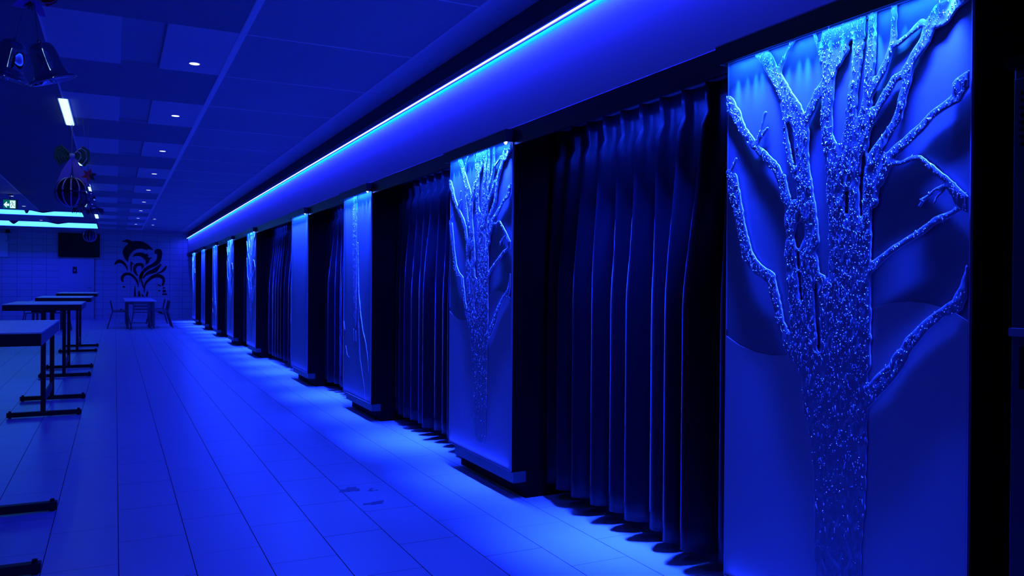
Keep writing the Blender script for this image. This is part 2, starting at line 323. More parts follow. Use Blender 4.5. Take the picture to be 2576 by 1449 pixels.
for pts in BRANCHES:                         # branches that run on up behind the header
    for e, s in ((0, 1), (-1, -2)):
        dy, dz = pts[e][0] - pts[s][0], pts[e][1] - pts[s][1]
        if pts[e][1] > 2.005 and dz > 0.01:
            q = (2.11 - pts[e][1]) / max(dz, .02)
            pts.insert(0 if e == 0 else len(pts), (pts[e][0] + dy * min(q, 3), pts[e][1] + dz * min(q, 3), pts[e][2]))
PW, PZ0, PZ1 = 0.953, 0.165, 2.083          # panel width, bottom and top

# ---------------------------------------------------------------- floor, walls, ceiling
fl = MB()
fl.box(XL, XN, YB, YF, -0.08, -0.0022, 1)
TS = 0.2998; G = 0.0018
k = math.floor((XL - 0.0192) / TS)
while 0.0192 + k * TS < XN:
    x0, x1 = max(XL, 0.0192 + k * TS), min(XN, 0.0192 + (k + 1) * TS)
    y = YB - 0.6 + {0: 0.03, 1: 0.30}[k % 2] + RNG.uniform(-.015, .015)
    while y < YF:
        a, b = max(YB, y), min(YF, y + 0.6)
        if b - a > 0.01:
            g2 = 0.0017 if RNG.random() < 0.55 else 0.0007
            fl.quad((x0 + G, a + g2, 0), (x1 - G, a + g2, 0), (x1 - G, b - g2, 0), (x0 + G, b - g2, 0), 0)
        y += 0.6
    k += 1
struct(fl.build('floor', [M['tile'], M['grout']]))

w = MB()
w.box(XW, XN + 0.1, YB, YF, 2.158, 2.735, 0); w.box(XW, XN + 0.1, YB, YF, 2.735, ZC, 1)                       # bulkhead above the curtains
w.box(XN, XN + 0.1, YB, YF, 0, 2.158, 0)                        # back of the window niche
struct(w.build('wall_right', [M['plaster'], M['plaster_shade']]))
w = MB(); w.box(XL, XN + 0.1, YF, YF + 0.12, -0.05, 3.3); struct(w.build('wall_far', M['block']))
w = MB(); w.box(XL - 0.12, XL, YB, YF, -0.05, 3.3); struct(w.build('wall_left', M['plaster']))
w = MB(); w.box(XL - .12, XN + 0.1, YB - 0.12, YB, -0.05, 3.3); struct(w.build('wall_back', M['plaster']))

c = MB()
XE = [XL, -5.18, -3.99, -2.81, -1.62, -0.432, 0.755, 1.943, XW]
Y0, PITCH = 5.557, 1.2105
COVES = [(-5.9, -0.735, 22.0, 23.46), (-5.9, -0.495, 26.1, 28.42)]
ys = [YB] + [Y0 + PITCH * i for i in range(-7, 19) if YB < Y0 + PITCH * i < 28.3] + [28.47]
def ceiling_cell(x0, x1, y0, y1, mi, z=ZC):
    for (cx0, cx1, cy0, cy1) in COVES:                          # leave the cove openings free
        if x0 < cx1 and x1 > cx0 and y0 < cy1 and y1 > cy0:
            for (a0, a1, b0, b1) in ((x0, x1, y0, min(y1, cy0)), (x0, x1, max(y0, cy1), y1), (max(x0, cx1), x1, max(y0, cy0), min(y1, cy1)), (x0, min(x1, cx0), max(y0, cy0), min(y1, cy1))):
                if a1 - a0 > 1e-4 and b1 - b0 > 1e-4: ceiling_cell(a0, a1, b0, b1, mi, z)
            return
    c.quad((x0, y0, z), (x0, y1, z), (x1, y1, z), (x1, y0, z), mi)
for j in range(len(ys) - 1):
    i5 = round((ys[j + 1] - Y0) / PITCH) - 1                    # row number counted from Y0
    bright = (i5 % 2 == 0)
    for i in range(len(XE) - 1):
        x0, x1, y0, y1 = XE[i], XE[i + 1], ys[j], ys[j + 1]
        if i == 5:
            if bright:                                          # white boards with a sunk square hatch between them
                ceiling_cell(x0, 0.03, y0, y1, 1); ceiling_cell(0.297, x1, y0, y1, 1)
                h = 0.03
                c.quad((0.03, y0, ZC + h), (0.03, y1, ZC + h), (0.297, y1, ZC + h), (0.297, y0, ZC + h), 0)
                c.quad((0.03, y0, ZC), (0.03, y1, ZC), (0.03, y1, ZC + h), (0.03, y0, ZC + h), 1)
                c.quad((0.297, y0, ZC), (0.297, y0, ZC + h), (0.297, y1, ZC + h), (0.297, y1, ZC), 1)
                c.quad((0.03, y0, ZC), (0.03, y0, ZC + h), (0.297, y0, ZC + h), (0.297, y0, ZC), 1)
                c.quad((0.03, y1, ZC), (0.297, y1, ZC), (0.297, y1, ZC + h), (0.03, y1, ZC + h), 1)
            else: ceiling_cell(x0, x1, y0, y1, 2)
        elif i == 7: ceiling_cell(x0, x1, y0, y1, 4)
        elif i == 4: ceiling_cell(x0, x1, y0, y1, 3)
        else: ceiling_cell(x0, x1, y0, y1, 0)
for (x0, x1, y0, y1) in COVES:                                  # cove recesses
    z1 = ZC + 0.32
    c.quad((x0, y0, z1), (x0, y1, z1), (x1, y1, z1), (x1, y0, z1), 0)
    c.quad((x0, y0, ZC), (x0, y0, z1), (x1, y0, z1), (x1, y0, ZC), 0); c.quad((x0, y1, ZC), (x1, y1, ZC), (x1, y1, z1), (x0, y1, z1), 0)
    c.quad((x0, y0, ZC), (x0, y1, ZC), (x0, y1, z1), (x0, y0, z1), 0); c.quad((x1, y0, ZC), (x1, y0, z1), (x1, y1, z1), (x1, y1, ZC), 0)
c.quad((XL, 28.47, ZC), (XL, YF, ZC), (XW, YF, ZC), (XW, 28.47, ZC), 0)
ce = struct(c.build('ceiling', [M['ceil'], M['ceil_white'], M['ceil_grey'], M['ceil_dark'], M['ceil_border']]))
g = MB()                                                        # T-bar grid
for i, x in enumerate(XE[1:-1]):
    wd = 0.022 if abs(x - 0.755) < .01 else (0.013 if i > 5 else 0.007)
    g.box(x - wd, x + wd, YB, 22.0 if x < -0.5 else 28.47, ZC - 0.004, ZC + 0.002)
for y in ys[1:-1]:
    g.box(0.755, XW, y - 0.009, y + 0.009, ZC - 0.003, ZC + 0.002)
    if y < 21.9: g.box(XL, -1.62, y - 0.006, y + 0.006, ZC - 0.003, ZC + 0.002)
g.build('ceiling_grid', M['tbar'], ce)
t = MB(); t.box(XL, XW, 28.47, YF, 2.835, ZC + .001); struct(t.build('trim_1', M['ceil']))

# pelmet that runs the whole wall, LED highlight put into its pale top edge
t = MB()
t.box(2.060, 2.078, YB, 27.6, 2.052, 2.139, 0); t.box(2.060, XW, YB, 27.6, 2.139, 2.157, 0); t.box(2.078, 2.5, 27.58, 27.6, 2.052, 2.139, 0)
pel = struct(t.build('trim_2', M['black_lacquer']))
t = MB(); t.quad((2.0585, YB, 2.1535), (2.0585, 27.6, 2.1535), (2.063, 27.6, 2.159), (2.063, YB, 2.159)); t.quad((2.063, YB, 2.159), (2.063, 27.6, 2.159), (2.07, 27.6, 2.1575), (2.07, YB, 2.1575))
t.build('lit_top_edge', M['edge'], pel)

# ---------------------------------------------------------------- LED strip under its aluminium channel
r = thing('led_strip', 'glowing blue-white LED strip along the top of the right wall', 'strip light', (2.165, 13, 2.692))
m = MB(); n2 = MB()
def sx(x): return x - 2.165
for y0 in np.arange(YB, 29.0, 1.0):
    y1 = min(y0 + 1.0, 29.0); a, c_ = y0 - 13, y1 - 13
    m.quad((sx(2.146), a, 0.006), (sx(2.146), c_, 0.006), (sx(2.166), c_, 0.006), (sx(2.166), a, 0.006))
    n2.quad((sx(2.1775), a, 0.004), (sx(2.1775), c_, 0.004), (sx(2.1775), c_, 0.014), (sx(2.1775), a, 0.014))
m.build('diffuser', M['strip'], r); n2.build('added_row', M['strip_cyan'], r)
m = MB(); m.box(sx(2.132), sx(2.1995), YB - 13, 16.0, 0.016, 0.04); m.box(sx(2.132), sx(2.145), YB - 13, 16.0, 0.004, 0.016); m.box(sx(2.1665), sx(2.177), YB - 13, 16.0, 0.0, 0.016); m.box(sx(2.145), sx(2.1665), YB - 13, 16.0, 0.008, 0.016)
m.build('channel', M['alu'], r)

# ---------------------------------------------------------------- raised relief of the panels
def relief_mesh(name, lines, gaps, step, thick):
    ny, nz = int(PW / step) + 3, int((PZ1 - PZ0) / step) + 3
    Y, Z = np.meshgrid(-step + step * np.arange(ny), PZ0 - step + step * np.arange(nz), indexing='ij')
    def cap(L, S0=1e9):
        S = np.full(Y.shape, S0)
        for pts in L:
            for (a, b, ra), (c2, d, rc) in zip(pts[:-1], pts[1:]):
                dx, dz = c2 - a, d - b; q = max(dx * dx + dz * dz, 1e-9)
                h = np.clip(((Y - a) * dx + (Z - b) * dz) / q, 0, 1)
                S = np.minimum(S, np.hypot(Y - a - h * dx, Z - b - h * dz) - (ra + h * (rc - ra)))
        return S
    S = cap(lines)
    wob = 0.0008 * np.sin(Y * 71 + 3 * np.sin(Z * 33)) + 0.0010 * np.sin(Z * 83 + 2.2 * np.sin(Y * 41 + 1)) + 0.0010 * np.sin(Z * 190 + Y * 97) * np.sin(Z * 31 + Y * 17)
    S = S + wob
    if gaps: S = np.maximum(S, -(cap(gaps) + wob * .6))
    S = np.maximum(S, np.maximum(np.maximum(0.004 - Y, Y - (PW - 0.004)), np.maximum(PZ0 + 0.004 - Z, Z - (PZ1 - 0.004))))
    gy, gz = np.gradient(S, step)
    gn = np.maximum(np.hypot(gy, gz), 0.25)
    ins = S < 0
    N = RNG.normal(size=S.shape)
    for _ in range(4): N = (N + np.roll(N, 1, 1) + np.roll(N, -1, 1)) / 3 * 1.25
    T = thick * np.clip((Z - 0.25) / 0.8, 0.12, 1.0)
    R = 0.003
    e = np.clip(-S / R, 0, 1)
    H = T * (0.85 + 0.15 * np.sqrt(1 - (1 - e) ** 2)) + np.clip(-S / 0.012, 0, 1) * 0.0007 * np.clip(N, -1.6, 1.6)
    use = np.zeros_like(ins)
    cell = ins[:-1, :-1] | ins[1:, :-1] | ins[:-1, 1:] | ins[1:, 1:]
    cell &= (np.maximum.reduce([S[:-1, :-1], S[1:, :-1], S[:-1, 1:], S[1:, 1:]]) < step * 1.5)
    for a in (0, 1):
        for b in (0, 1): use[a:a + cell.shape[0], b:b + cell.shape[1]] |= cell
    out = use & ~ins
    Yp, Zp = Y.copy(), Z.copy()
    Yp[out] -= (S * gy / gn ** 2)[out] * .95; Zp[out] -= (S * gz / gn ** 2)[out] * .95
    H[out] = T[out] * 0.85
    idx = -np.ones(S.shape, int); idx[use] = np.arange(use.sum())
    n = int(use.sum())
    V = [(-h, y, z) for y, z, h in zip(Yp[use], Zp[use], H[use])]
    F = []; edges = {}
    for i, j in zip(*np.nonzero(cell)):
        q = (int(idx[i, j]), int(idx[i, j + 1]), int(idx[i + 1, j + 1]), int(idx[i + 1, j]))
        F.append(q)
        for a, b in zip(q, q[1:] + q[:1]):
            if (b, a) in edges: del edges[(b, a)]
            else: edges[(a, b)] = 1
    back = {}
    for a, b in list(edges):
        for p in (a, b):
            if p not in back: back[p] = len(V); V.append((0.0, V[p][1], V[p][2]))
        F.append((b, a, back[a], back[b]))
    me = bpy.data.meshes.new(name); me.from_pydata(V, [], F); me.update(); me.materials.append(M['tree']); me.materials.append(M['relief_edge'])
    me.polygons.foreach_set('material_index', [0 if i < len(F) - len(edges) else 1 for i in range(len(F))])
    me.polygons.foreach_set('use_smooth', [i < len(F) - len(edges) for i in range(len(F))])
    return me, (Y, Z, S, H)

def drops_mesh(name, fld, n, seed):
    Y, Z, S, H = fld; rg = np.random.default_rng(seed)
    cand = np.argwhere(S < -0.003); m = MB()
    dens = np.clip((Z - 0.35) / 1.2, 0.03, 1.0) ** 1.2
    ring = [(math.cos(t), math.sin(t)) for t in np.arange(6) * math.pi / 3]
    got = 0
    while got < n:
        i, j = cand[rg.integers(len(cand))]
        if rg.random() > dens[i, j]: continue
        got += 1
        y, z, h = Y[i, j] + rg.uniform(-.003, .003), Z[i, j] + rg.uniform(-.003, .003), H[i, j]
        a = rg.uniform(0.0008, 0.0016); ln = a * rg.choice([1.2, 2.0, 4.0, 8.0], p=[.4, .3, .2, .1]); d = a * 1.9
        lean = rg.normal(0, .18)
        vs = [(-h - d, y, z)]; fs = []
        for s1, s2 in ((.62, .8), (1.0, 0.0)):
            for cy, cz in ring: vs.append((-h - d * s2 + (0.001 if s2 == 0 else 0), y + a * s1 * cy + lean * ln * s1 * cz, z + ln * s1 * cz))
        for k2 in range(6):
            k3 = (k2 + 1) % 6; fs.append((0, 1 + k3, 1 + k2)); fs.append((1 + k2, 1 + k3, 7 + k3, 7 + k2))
        m.add(vs, fs)
    me = bpy.data.meshes.new(name); me.from_pydata(m.v, [], m.f); me.update(); me.materials.append(M['drop'])
    me.polygons.foreach_set('use_smooth', [True] * len(me.polygons))
    return me

tree_me, tree_f = relief_mesh('tree_relief', BRANCHES, GAPS, 0.005, 0.006)
tree_drops = drops_mesh('water_droplets', tree_f, 5600, 3)
trunk_me, trunk_f = relief_mesh('trunk_relief', TRUNK, None, 0.006, 0.007)
trunk_drops = drops_mesh('water_droplets', trunk_f, 1100, 5)

# ---------------------------------------------------------------- the row of lit panels
XB = 2.056                                   # face of the board
HILL = [(1.0, 1.085), (0.951, 1.061), (0.882, 1.031), (0.801, 1.013), (0.723, 1.007), (0.659, 1.011), (0.50, 1.05), (0.316, 1.185), (0.246, 1.202), (0.181, 1.208), (0.118, 1.203), (0.046, 1.182), (0.0, 1.159)]
def clip_hill():
    pts = [(min(y, PW - .004), z) for y, z in HILL]
    return [(0.004, PZ0 + 0.004)] + [(PW - .004, PZ0 + 0.004)] + [(max(y, .004), z) for y, z in pts]
def make_panel(kind, label, near):
    r = thing('wall_display', label, 'panel', (XB, near, 0), 'lit wall panels along the right wall')
    X = lambda x: x - XB
    m = MB(); m.box(X(2.063), X(2.50), 0, PW, 0.155, 2.137); m.build('cabinet', M['black_matt'], r)
    m = MB(); m.box(0, X(2.0635), 0.003, PW - 0.003, PZ0, PZ1); m.build('back_board', M['board'], r)
    m = MB()
    for y in (0.0, PW - 0.003): m.box(X(2.0525), X(2.064), y, y + 0.003, PZ0 - .004, PZ1)
    m.box(X(2.0525), X(2.064), 0.003, PW - .003, PZ0 - 0.004, PZ0 - 0.0005)
    m.build('frame', M['edge'], r)
    if kind == 'tree':
        m = MB(); m.extrude_poly(clip_hill(), lambda a, b, d: (d, a, b), -0.0035, -0.0002); m.build('hill_layer', M['hill'], r)
        t = put('tree_relief', tree_me, r); t.location = (-0.0068, 0, 0)
        dr = put('water_droplets', tree_drops, t); dr['kind'] = 'stuff'
    elif kind == 'trunk':
        t = put('trunk_relief', trunk_me, r); t.location = (-0.0005, 0, 0)
        dr = put('water_droplets', trunk_drops, t); dr['kind'] = 'stuff'
    m = MB(); m.box(X(2.007), X(2.063), -0.004, PW + 0.018, 2.084, 2.142); m.box(X(2.007), X(2.0115), -0.004, PW + 0.018, 2.070, 2.084); m.box(X(2.0115), X(2.063), -.004, 0.0, 2.070, 2.084); m.box(X(2.0115), X(2.063), PW, PW + .018, 2.070, 2.084); hb = m.build('header_box', M['black_lacquer'], r)
    m = MB(); x0, x1 = X(2.0065), X(2.012)
    m.quad((x0 - .001, -0.004, 2.1385), (x0 - .001, PW + .018, 2.1385), (x1, PW + .018, 2.144), (x1, -.004, 2.144)); m.quad((x1, -.004, 2.144), (x1, PW + .018, 2.144), (x1 + .006, PW + .018, 2.1424), (x1 + .006, -.004, 2.1424))
    m.build('lit_top_edge', M['edge'], hb)  # highlight on the header's top edge put into its colour
    m = MB(); m.box(X(2.0125), X(2.0225), 0.01, PW - 0.01, 2.0785, 2.0835); st = m.build('lamp_strip', M['alu'], r)
    m = MB(); m.quad((X(2.0165), .02, 2.0778), (X(2.0165), PW - .02, 2.0778), (X(2.0225), PW - .02, 2.0778), (X(2.0225), .02, 2.0778)); m.build('diffuser', M['panel_diffuser'], st)
    m = MB(); Mx = Matrix.Translation((X(2.030), 0.045, 2.066)); m.lathe([(0.0, -0.006), (0.006, -0.004), (0.010, 0.004), (0.011, 0.012)], 16, 0, Mx); m.build('end_lamp', M['lens'], r, smooth=True)
    m = MB(); m.box(X(2.066), X(2.15), -0.013, PW - 0.083, 0.095, 0.157); m.build('plinth', M['plinth'], r)
    m = MB(); m.box(X(2.148), X(2.5), -0.01, PW + 0.0, 0.0, 0.156); m.build('kick_board', M['black_matt'], r)
    lamp('AREA', r, (X(2.0175), PW / 2, 2.0765), PANEL_TOP, PANEL, rot=(0, math.radians(-5), 0), shape='RECTANGLE', size=0.006, size_y=PW - 0.05, spread=math.radians(36))
    if near < 9:                                                # single LEDs show as streaks on the nearest boards
        nl = 22 if near < 5 else 9
        for k in range(nl):
            lamp('AREA', r, (X(2.030), 0.06 + (PW - .12) * (k + random.uniform(-.3, .3)) / (nl - 1), 2.079), 0.06 * random.uniform(.3, 1.5), (0.008, 0.16, 1.0), rot=(0, math.radians(-11), 0), shape='DISK', size=0.004, spread=math.radians(20))
    lamp('SPOT', r, (X(2.030), 0.045, 2.055), PANEL_SPOT, SPOTC, rot=(math.radians(7), math.radians(1), 0), spot_size=math.radians(54), spot_blend=1.0, shadow_soft_size=0.012)
    lamp('AREA', r, (X(2.034), PW / 2, PZ0 + 0.002), PANEL_FOOT * (1.0 if near < 2 else 1.9), (0.008, 0.025, 1.0), rot=(0, math.radians(180 + 6), 0), shape='RECTANGLE', size=0.008, size_y=PW - 0.05, spread=math.radians(120))
    return r
PANELS = [(1.366, 'tree', 'lit panel with raised branching tree, nearest and largest, at the right of the photo'),
          (4.128, 'tree', 'lit panel with raised branching tree, second from the right, between the two widest curtains'),
          (6.964, 'trunk', 'lit panel with a slim speckled trunk, third from the right'),
          (9.603, 'plain', 'plain glowing panel without a tree, nearer of the two plain ones'),
          (13.535, 'tree', 'lit tree panel just beyond the long dark curtain gap, third nearest of the tree panels'),
          (16.272, 'tree', 'lit tree panel, fourth nearest of the five tree panels'),
          (19.043, 'trunk', 'small far lit panel with thin trunk line, between a tree panel and a plain one'),
          (21.765, 'plain', 'plain glowing panel far down the wall, second from the far end'),
          (24.465, 'tree', 'farthest lit panel of the row, tree panel beside the far wall')]
for near, kind, label in PANELS: make_panel(kind, label, near)

# ---------------------------------------------------------------- curtains in the bays between the panels
def make_curtain(y0, y1, label, seed):
    rg = np.random.default_rng(seed)
    L = y1 - y0; n = max(3, round(L / 0.17)); per = L / n
    r = thing('curtain', label, 'curtain', (2.32, (y0 + y1) / 2, 0.10), 'black pleated curtains in the bays')
    ny, nz = n * 16 + 1, 30
    zt, zb = 2.035, 0.0
    ph = rg.uniform(-.12, .12, n + 2); am = rg.uniform(.75, 1.1, n + 2); sl = rg.uniform(-.035, .035, n + 2)
    vs = []; fs = []
    for j in range(nz):
        s = j / (nz - 1); z = zb + (zt - zb) * s ** 0.9
        k = min(1.0, max(0.0, (zt - 0.10 - z) / 0.9)); k = k * k * (3 - 2 * k)          # 0 at the heading, 1 well below it
        for i in range(ny):
            t = i / 16.0; ci = int(min(t, n - 1e-6)); f = t - ci
            f2 = min(max(f + (ph[ci] * k * math.sin(math.pi * f)), 0), 1)
            low = max(0.0, math.sin(math.pi * f2)) ** 0.52
            hd = math.exp(-((f - .5) / (0.10 if z > zt - .14 else 0.13)) ** 2)
            a_low = 0.19 * am[ci]; a_hd = 0.055 if z > zt - 0.10 else 0.075
            if abs(z - (zt - 0.11)) < 0.03: hd *= 0.6
            x = 2.40 - ((1 - k) * (0.055 + a_hd * hd) + k * a_low * low)
            y = y0 + t * per + sl[ci] * k * math.sin(math.pi * f) * .5
            vs.append((x - 2.32, y - (y0 + y1) / 2, z))
    for j in range(nz - 1):
        for i in range(ny - 1): a = j * ny + i; fs.append((a, a + ny, a + ny + 1, a + 1))
    m = MB(); m.add(vs, fs); o = m.build('cloth', M['curtain'], r, smooth=True)
    sd = o.modifiers.new('thickness', 'SOLIDIFY'); sd.thickness = 0.003; sd.offset = 0
    m = MB(); m.box(2.33 - 2.32, 2.36 - 2.32, -L / 2, L / 2, zt + .002, zt + 0.022); m.build('track', M['alu'], r)
    return r
BAYS = []
for i, (near, kind, label) in enumerate(PANELS):
    a = near + PW + 0.004; b = PANELS[i + 1][0] - 0.02 if i + 1 < len(PANELS) else 27.55
    BAYS.append((a, b))
names = ['black pleated curtain between the nearest and the second tree panel', 'black curtain between the second tree panel and the slim trunk panel',
         'black curtain between the slim trunk panel and the nearer plain panel', 'widest black curtain, beyond the nearer plain panel',
         'black curtain between the third and fourth nearest tree panels', 'black curtain just beyond the fourth nearest tree panel',
         'black curtain just before the far plain panel', 'black curtain between the far plain panel and the farthest panel', 'black curtain at the far end of the wall, beyond the last panel']
short = ['nearest curtain', 'second nearest curtain', 'third nearest curtain', 'widest curtain', 'fifth nearest curtain', 'sixth nearest curtain', 'seventh nearest curtain', 'eighth nearest curtain', 'curtain at the far end']
for i, (a, b) in enumerate(BAYS):
    make_curtain(a, b, names[i], 20 + i)
    ln = min(0.9, (b - a) * 0.48)
    spots = [(a + b) / 2] if b - a < 2.5 else [a + (b - a) * .28, a + (b - a) * .72]
    for q, yc in enumerate(spots):
        s = thing('light_bar', 'light bar tucked under the pelmet above the ' + short[i] + ('' if len(spots) == 1 else (', nearer of two', ', farther of two')[q]), 'light bar', (2.14, yc, 2.139), 'light bars under the pelmet')
        m = MB(); m.box(-.016, .016, -ln / 2 - .02, ln / 2 + .02, -0.018, 0.0); m.build('body', M['alu'], s)
        m = MB(); m.box(-.008, .008, -ln / 2, ln / 2, -0.021, -0.018); m.build('diffuser', M['dot'], s)
        lamp('AREA', s, (0.0, 0, -0.0225), 26.0, SPOTC, rot=(0, math.radians(-25), 0), shape='RECTANGLE', size=0.008, size_y=ln, spread=math.radians(150))
        lamp('AREA', s, (0.0, 0, -0.023), CURTAIN_POWER, SPOTC, rot=(0, math.radians(-3), 0), shape='RECTANGLE', size=0.008, size_y=ln, spread=math.radians(40))

# ---------------------------------------------------------------- ceiling lamps
def downlight(x, y, label, power):
    d = thing('downlight', label, 'downlight', (x, y, ZC), 'recessed ceiling downlights')
    m = MB(); m.lathe([(0.036, -0.002), (0.046, -0.004), (0.048, 0.0)], 28); m.build('rim', M['white'], d, smooth=True)
    m = MB(); m.lathe([(0.0, -0.0035), (0.036, -0.0035)], 28); m.build('lens', M['lens'], d)
    if power: lamp('SPOT', d, (0, 0, -0.012), power, DEEP, spot_size=math.radians(116), spot_blend=0.9, shadow_soft_size=0.035)
ordn = ['nearest', 'second', 'third', 'fourth', 'fifth', 'sixth', 'seventh', 'eighth', 'ninth']
for i, y in enumerate([6.486, 8.616, 11.028, 13.424, 15.87, 18.31, 20.624, 23.138, 25.598]):
    downlight(0.53, y, 'round ceiling downlight in the long row over the aisle, %s from the camera' % ordn[i], DOWN_POWER)
for y, l in ((18.385, 'nearest of the left row, above the exit sign'), (20.752, 'middle of the left row, right of the exit sign'), (25.353, 'farthest of the left row, between the two glowing coves')):
    downlight(-1.83, y, 'round ceiling downlight, ' + l, DOWN_POWER * .5)
downlight(0.93, 23.218, 'dim small ceiling light right of the eighth aisle downlight', 0)
downlight(0.985, 25.687, 'small ceiling light right of the last aisle downlight', 0)
for y in (4.1, 1.7, -0.7): downlight(0.53, y, 'round ceiling downlight overhead, out of the picture', DOWN_POWER)
for y in (11.2, 8.8, 6.4, 4.0, 1.6): downlight(-2.6, y, 'round ceiling downlight on the left side, out of the picture', DOWN_POWER * .8)

for i, (y0, y1, l) in enumerate([(3.1, 4.43, 'ceiling tube light overhead, out of the picture'), (1.6, 2.93, 'ceiling tube light above the camera, out of the picture'), (8.285, 9.61, 'long white tube light in the ceiling beside the hanging bells'), (11.85, 12.9, 'ceiling tube light mostly hidden by the mesh ribbon bow'),
                                 (15.45, 16.68, 'ceiling tube light showing just above the small bell'), (22.3, 23.6, 'farthest ceiling tube light, showing under the small bell')]):
    d = thing('tube_light', l, 'tube light', (-0.432, (y0 + y1) / 2, ZC), 'ceiling tube lights'); h = (y1 - y0) / 2
    m = MB(); m.box(-0.045, 0.045, -h - .02, h + .02, -0.006, 0.0); m.build('housing', M['white'], d)
    m = MB(); m.box(-0.034, 0.034, -h, h, -0.014, -0.006); m.build('diffuser', M['tube'], d)
for (x0, x1, y0, y1), l in zip(COVES, ('glowing cyan cove face in the ceiling, nearer one behind the exit sign', 'glowing cyan cove face in the ceiling, farther one above the far wall')):
    d = thing('cove_light', l, 'cove light', ((x0 + x1) / 2, y1, ZC), 'ceiling cove lights'); h = (x1 - x0) / 2
    m = MB(); m.box(-h + .01, h - .01, -0.03, -0.004, -0.0, 0.30); m.build('diffuser', M['cove'], d)  # emission stands in for the recess face lit by hidden LEDs
    m = MB(); m.box(-h, h, -0.034, 0.0, -0.012, 0.0); m.build('rail', M['ceil'], d)
    lamp('AREA', d, (h - 1.6, -.25, 0.28), 55 if y1 > 25 else 35, DEEP, rot=(math.radians(12), 0, 0), shape='RECTANGLE', size=2.6, size_y=.2, spread=math.radians(160))  # added fill lamp, brings more blue to the far wall and floor
for (y0, tri, l) in ((21.97, [(-1.93, -1.83, .07), (-1.80, -1.30, .045)], 'dark bunting strip hanging at the edge of the nearer cove'), (26.07, [(-2.66, -2.42, .085), (-1.75, -1.20, .05)], 'dark bunting strip hanging at the edge of the farther cove')):
    d = thing('bunting', l, 'bunting', (-1.6, y0, ZC), 'ceiling bunting')
    for a, b, h in tri:
        m = MB(); m.extrude_poly([(a, 0.0), (b, 0.0), ((a + b) / 2 + .02, -h), ((a + b) / 2 - .02, -h)], lambda p, q, e: (p + 1.6, e, q), 0.0, 0.004); m.build('flag', M['cloth_dark'], d)

# ---------------------------------------------------------------- exit sign hung from the ceiling
s = thing('exit_sign', 'green lit exit sign with white arrow and running figure, hanging from the ceiling', 'sign', (-1.815, 18.0, 2.62))
m = MB(); m.box(-0.11, 0.125, 0.0, 0.05, 0.0, 0.18); m.build('housing', M['sign_body'], s)
m = MB(); m.box(-0.11, 0.10, -0.004, 0.0, 0.004, 0.17); m.build('face', M['sign_green'], s)
fn = lambda a, b, d: (a, d, b)
m = MB(); m.extrude_poly([(-0.104, 0.072), (-0.055, 0.135), (-0.045, 0.118), (-0.062, 0.095), (-0.012, 0.095), (-0.012, 0.052), (-0.062, 0.052), (-0.045, 0.03), (-0.055, 0.018)], fn, -0.006, -0.0041); m.build('arrow', M['sign_white'], s)
m = MB(); m.box(0.0, 0.088, -0.006, -0.0041, 0.012, 0.158); m.build('doorway', M['sign_white'], s)
m = MB()
m.tube([(0.034, -.0075, 0.128), (0.034, -.0075, 0.140)], 0.008, 8)
for pts in ([(0.036, 0.122), (0.046, 0.085)], [(0.036, 0.118), (0.010, 0.100), (0.006, 0.085)], [(0.038, 0.116), (0.062, 0.098), (0.068, 0.110)], [(0.046, 0.085), (0.028, 0.060), (0.020, 0.030)], [(0.046, 0.085), (0.066, 0.058), (0.084, 0.040)]):
    m.tube([(a, -.0075, b) for a, b in pts], 0.0042, 6)
m.build('running_figure', M['sign_green'], s)
m = MB(); m.tube([(0.0, 0.025, 0.18), (0.0, 0.025, 0.28)], 0.008, 8); m.box(-.05, .05, 0.0, 0.05, .272, .28); m.build('bracket', M['sign_body'], s)

# ---------------------------------------------------------------- hanging Christmas decorations
def bell_parts(r, top, rim, rw, string_to):
    """r root at origin of world; bell of axis top->rim with rim radius rw"""
    ax = (Vector(rim) - Vector(top)); L = ax.length; z = -ax.normalized()
    a = z.cross(Vector((0, 1, 0))).normalized(); b = z.cross(a)
    M4 = Matrix(((a.x, b.x, z.x, rim[0]), (a.y, b.y, z.y, rim[1]), (a.z, b.z, z.z, rim[2]), (0, 0, 0, 1)))
    prof = [(0.0, 1.0), (0.22, .985), (.40, .93), (.50, .83), (.55, .68), (.585, .45), (.62, .25), (.70, .12), (.82, .04), (.98, .0), (1.0, -.05), (.96, -.08), (.90, -.06), (.72, .05), (.58, .2), (.5, .6), (0.1, .9)]
    m = MB(); m.lathe([(p * rw, q * L) for p, q in prof], 48, 0, M4); m.build('bell_body', M['chrome'], r, smooth=True)
    m = MB(); m.lathe([(0.0, 1.07 * L), (.06 * rw, 1.06 * L), (.09 * rw, 1.02 * L), (.10 * rw, .98 * L)], 12, 0, M4); m.build('crown', M['chrome'], r, smooth=True)
    m = MB(); m.lathe([(0.0, -.12 * L), (.14 * rw, -.07 * L), (.16 * rw, 0), (.05 * rw, .06 * L), (.02 * rw, .8 * L)], 12, 0, M4); m.build('clapper', M['chrome'], r, smooth=True)
    m = MB(); m.tube([M4 @ Vector((0, 0, 1.06 * L)), string_to], 0.0016, 6); m.build('cord', M['string'], r)
OR1 = (-0.43, 5.2, 2.9)
def rel(p, o=OR1): return tuple(p[i] - o[i] for i in range(3))
b1 = thing('hanging_bell', 'large shiny silver bell on a cord, left one of the pair at the top left', 'bell', OR1, 'silver bells under the nearest bow')
bell_parts(b1, rel((-.517, 5.33, 2.618)), rel((-.563, 5.36, 2.413)), 0.130, rel((-.462, 5.24, 2.80)))
b2 = thing('hanging_bell', 'large shiny silver bell on a cord, right one of the pair at the top left', 'bell', OR1, 'silver bells under the nearest bow')
bell_parts(b2, rel((-.376, 5.03, 2.543)), rel((-.312, 5.055, 2.358)), 0.124, rel((-.412, 5.16, 2.80)))

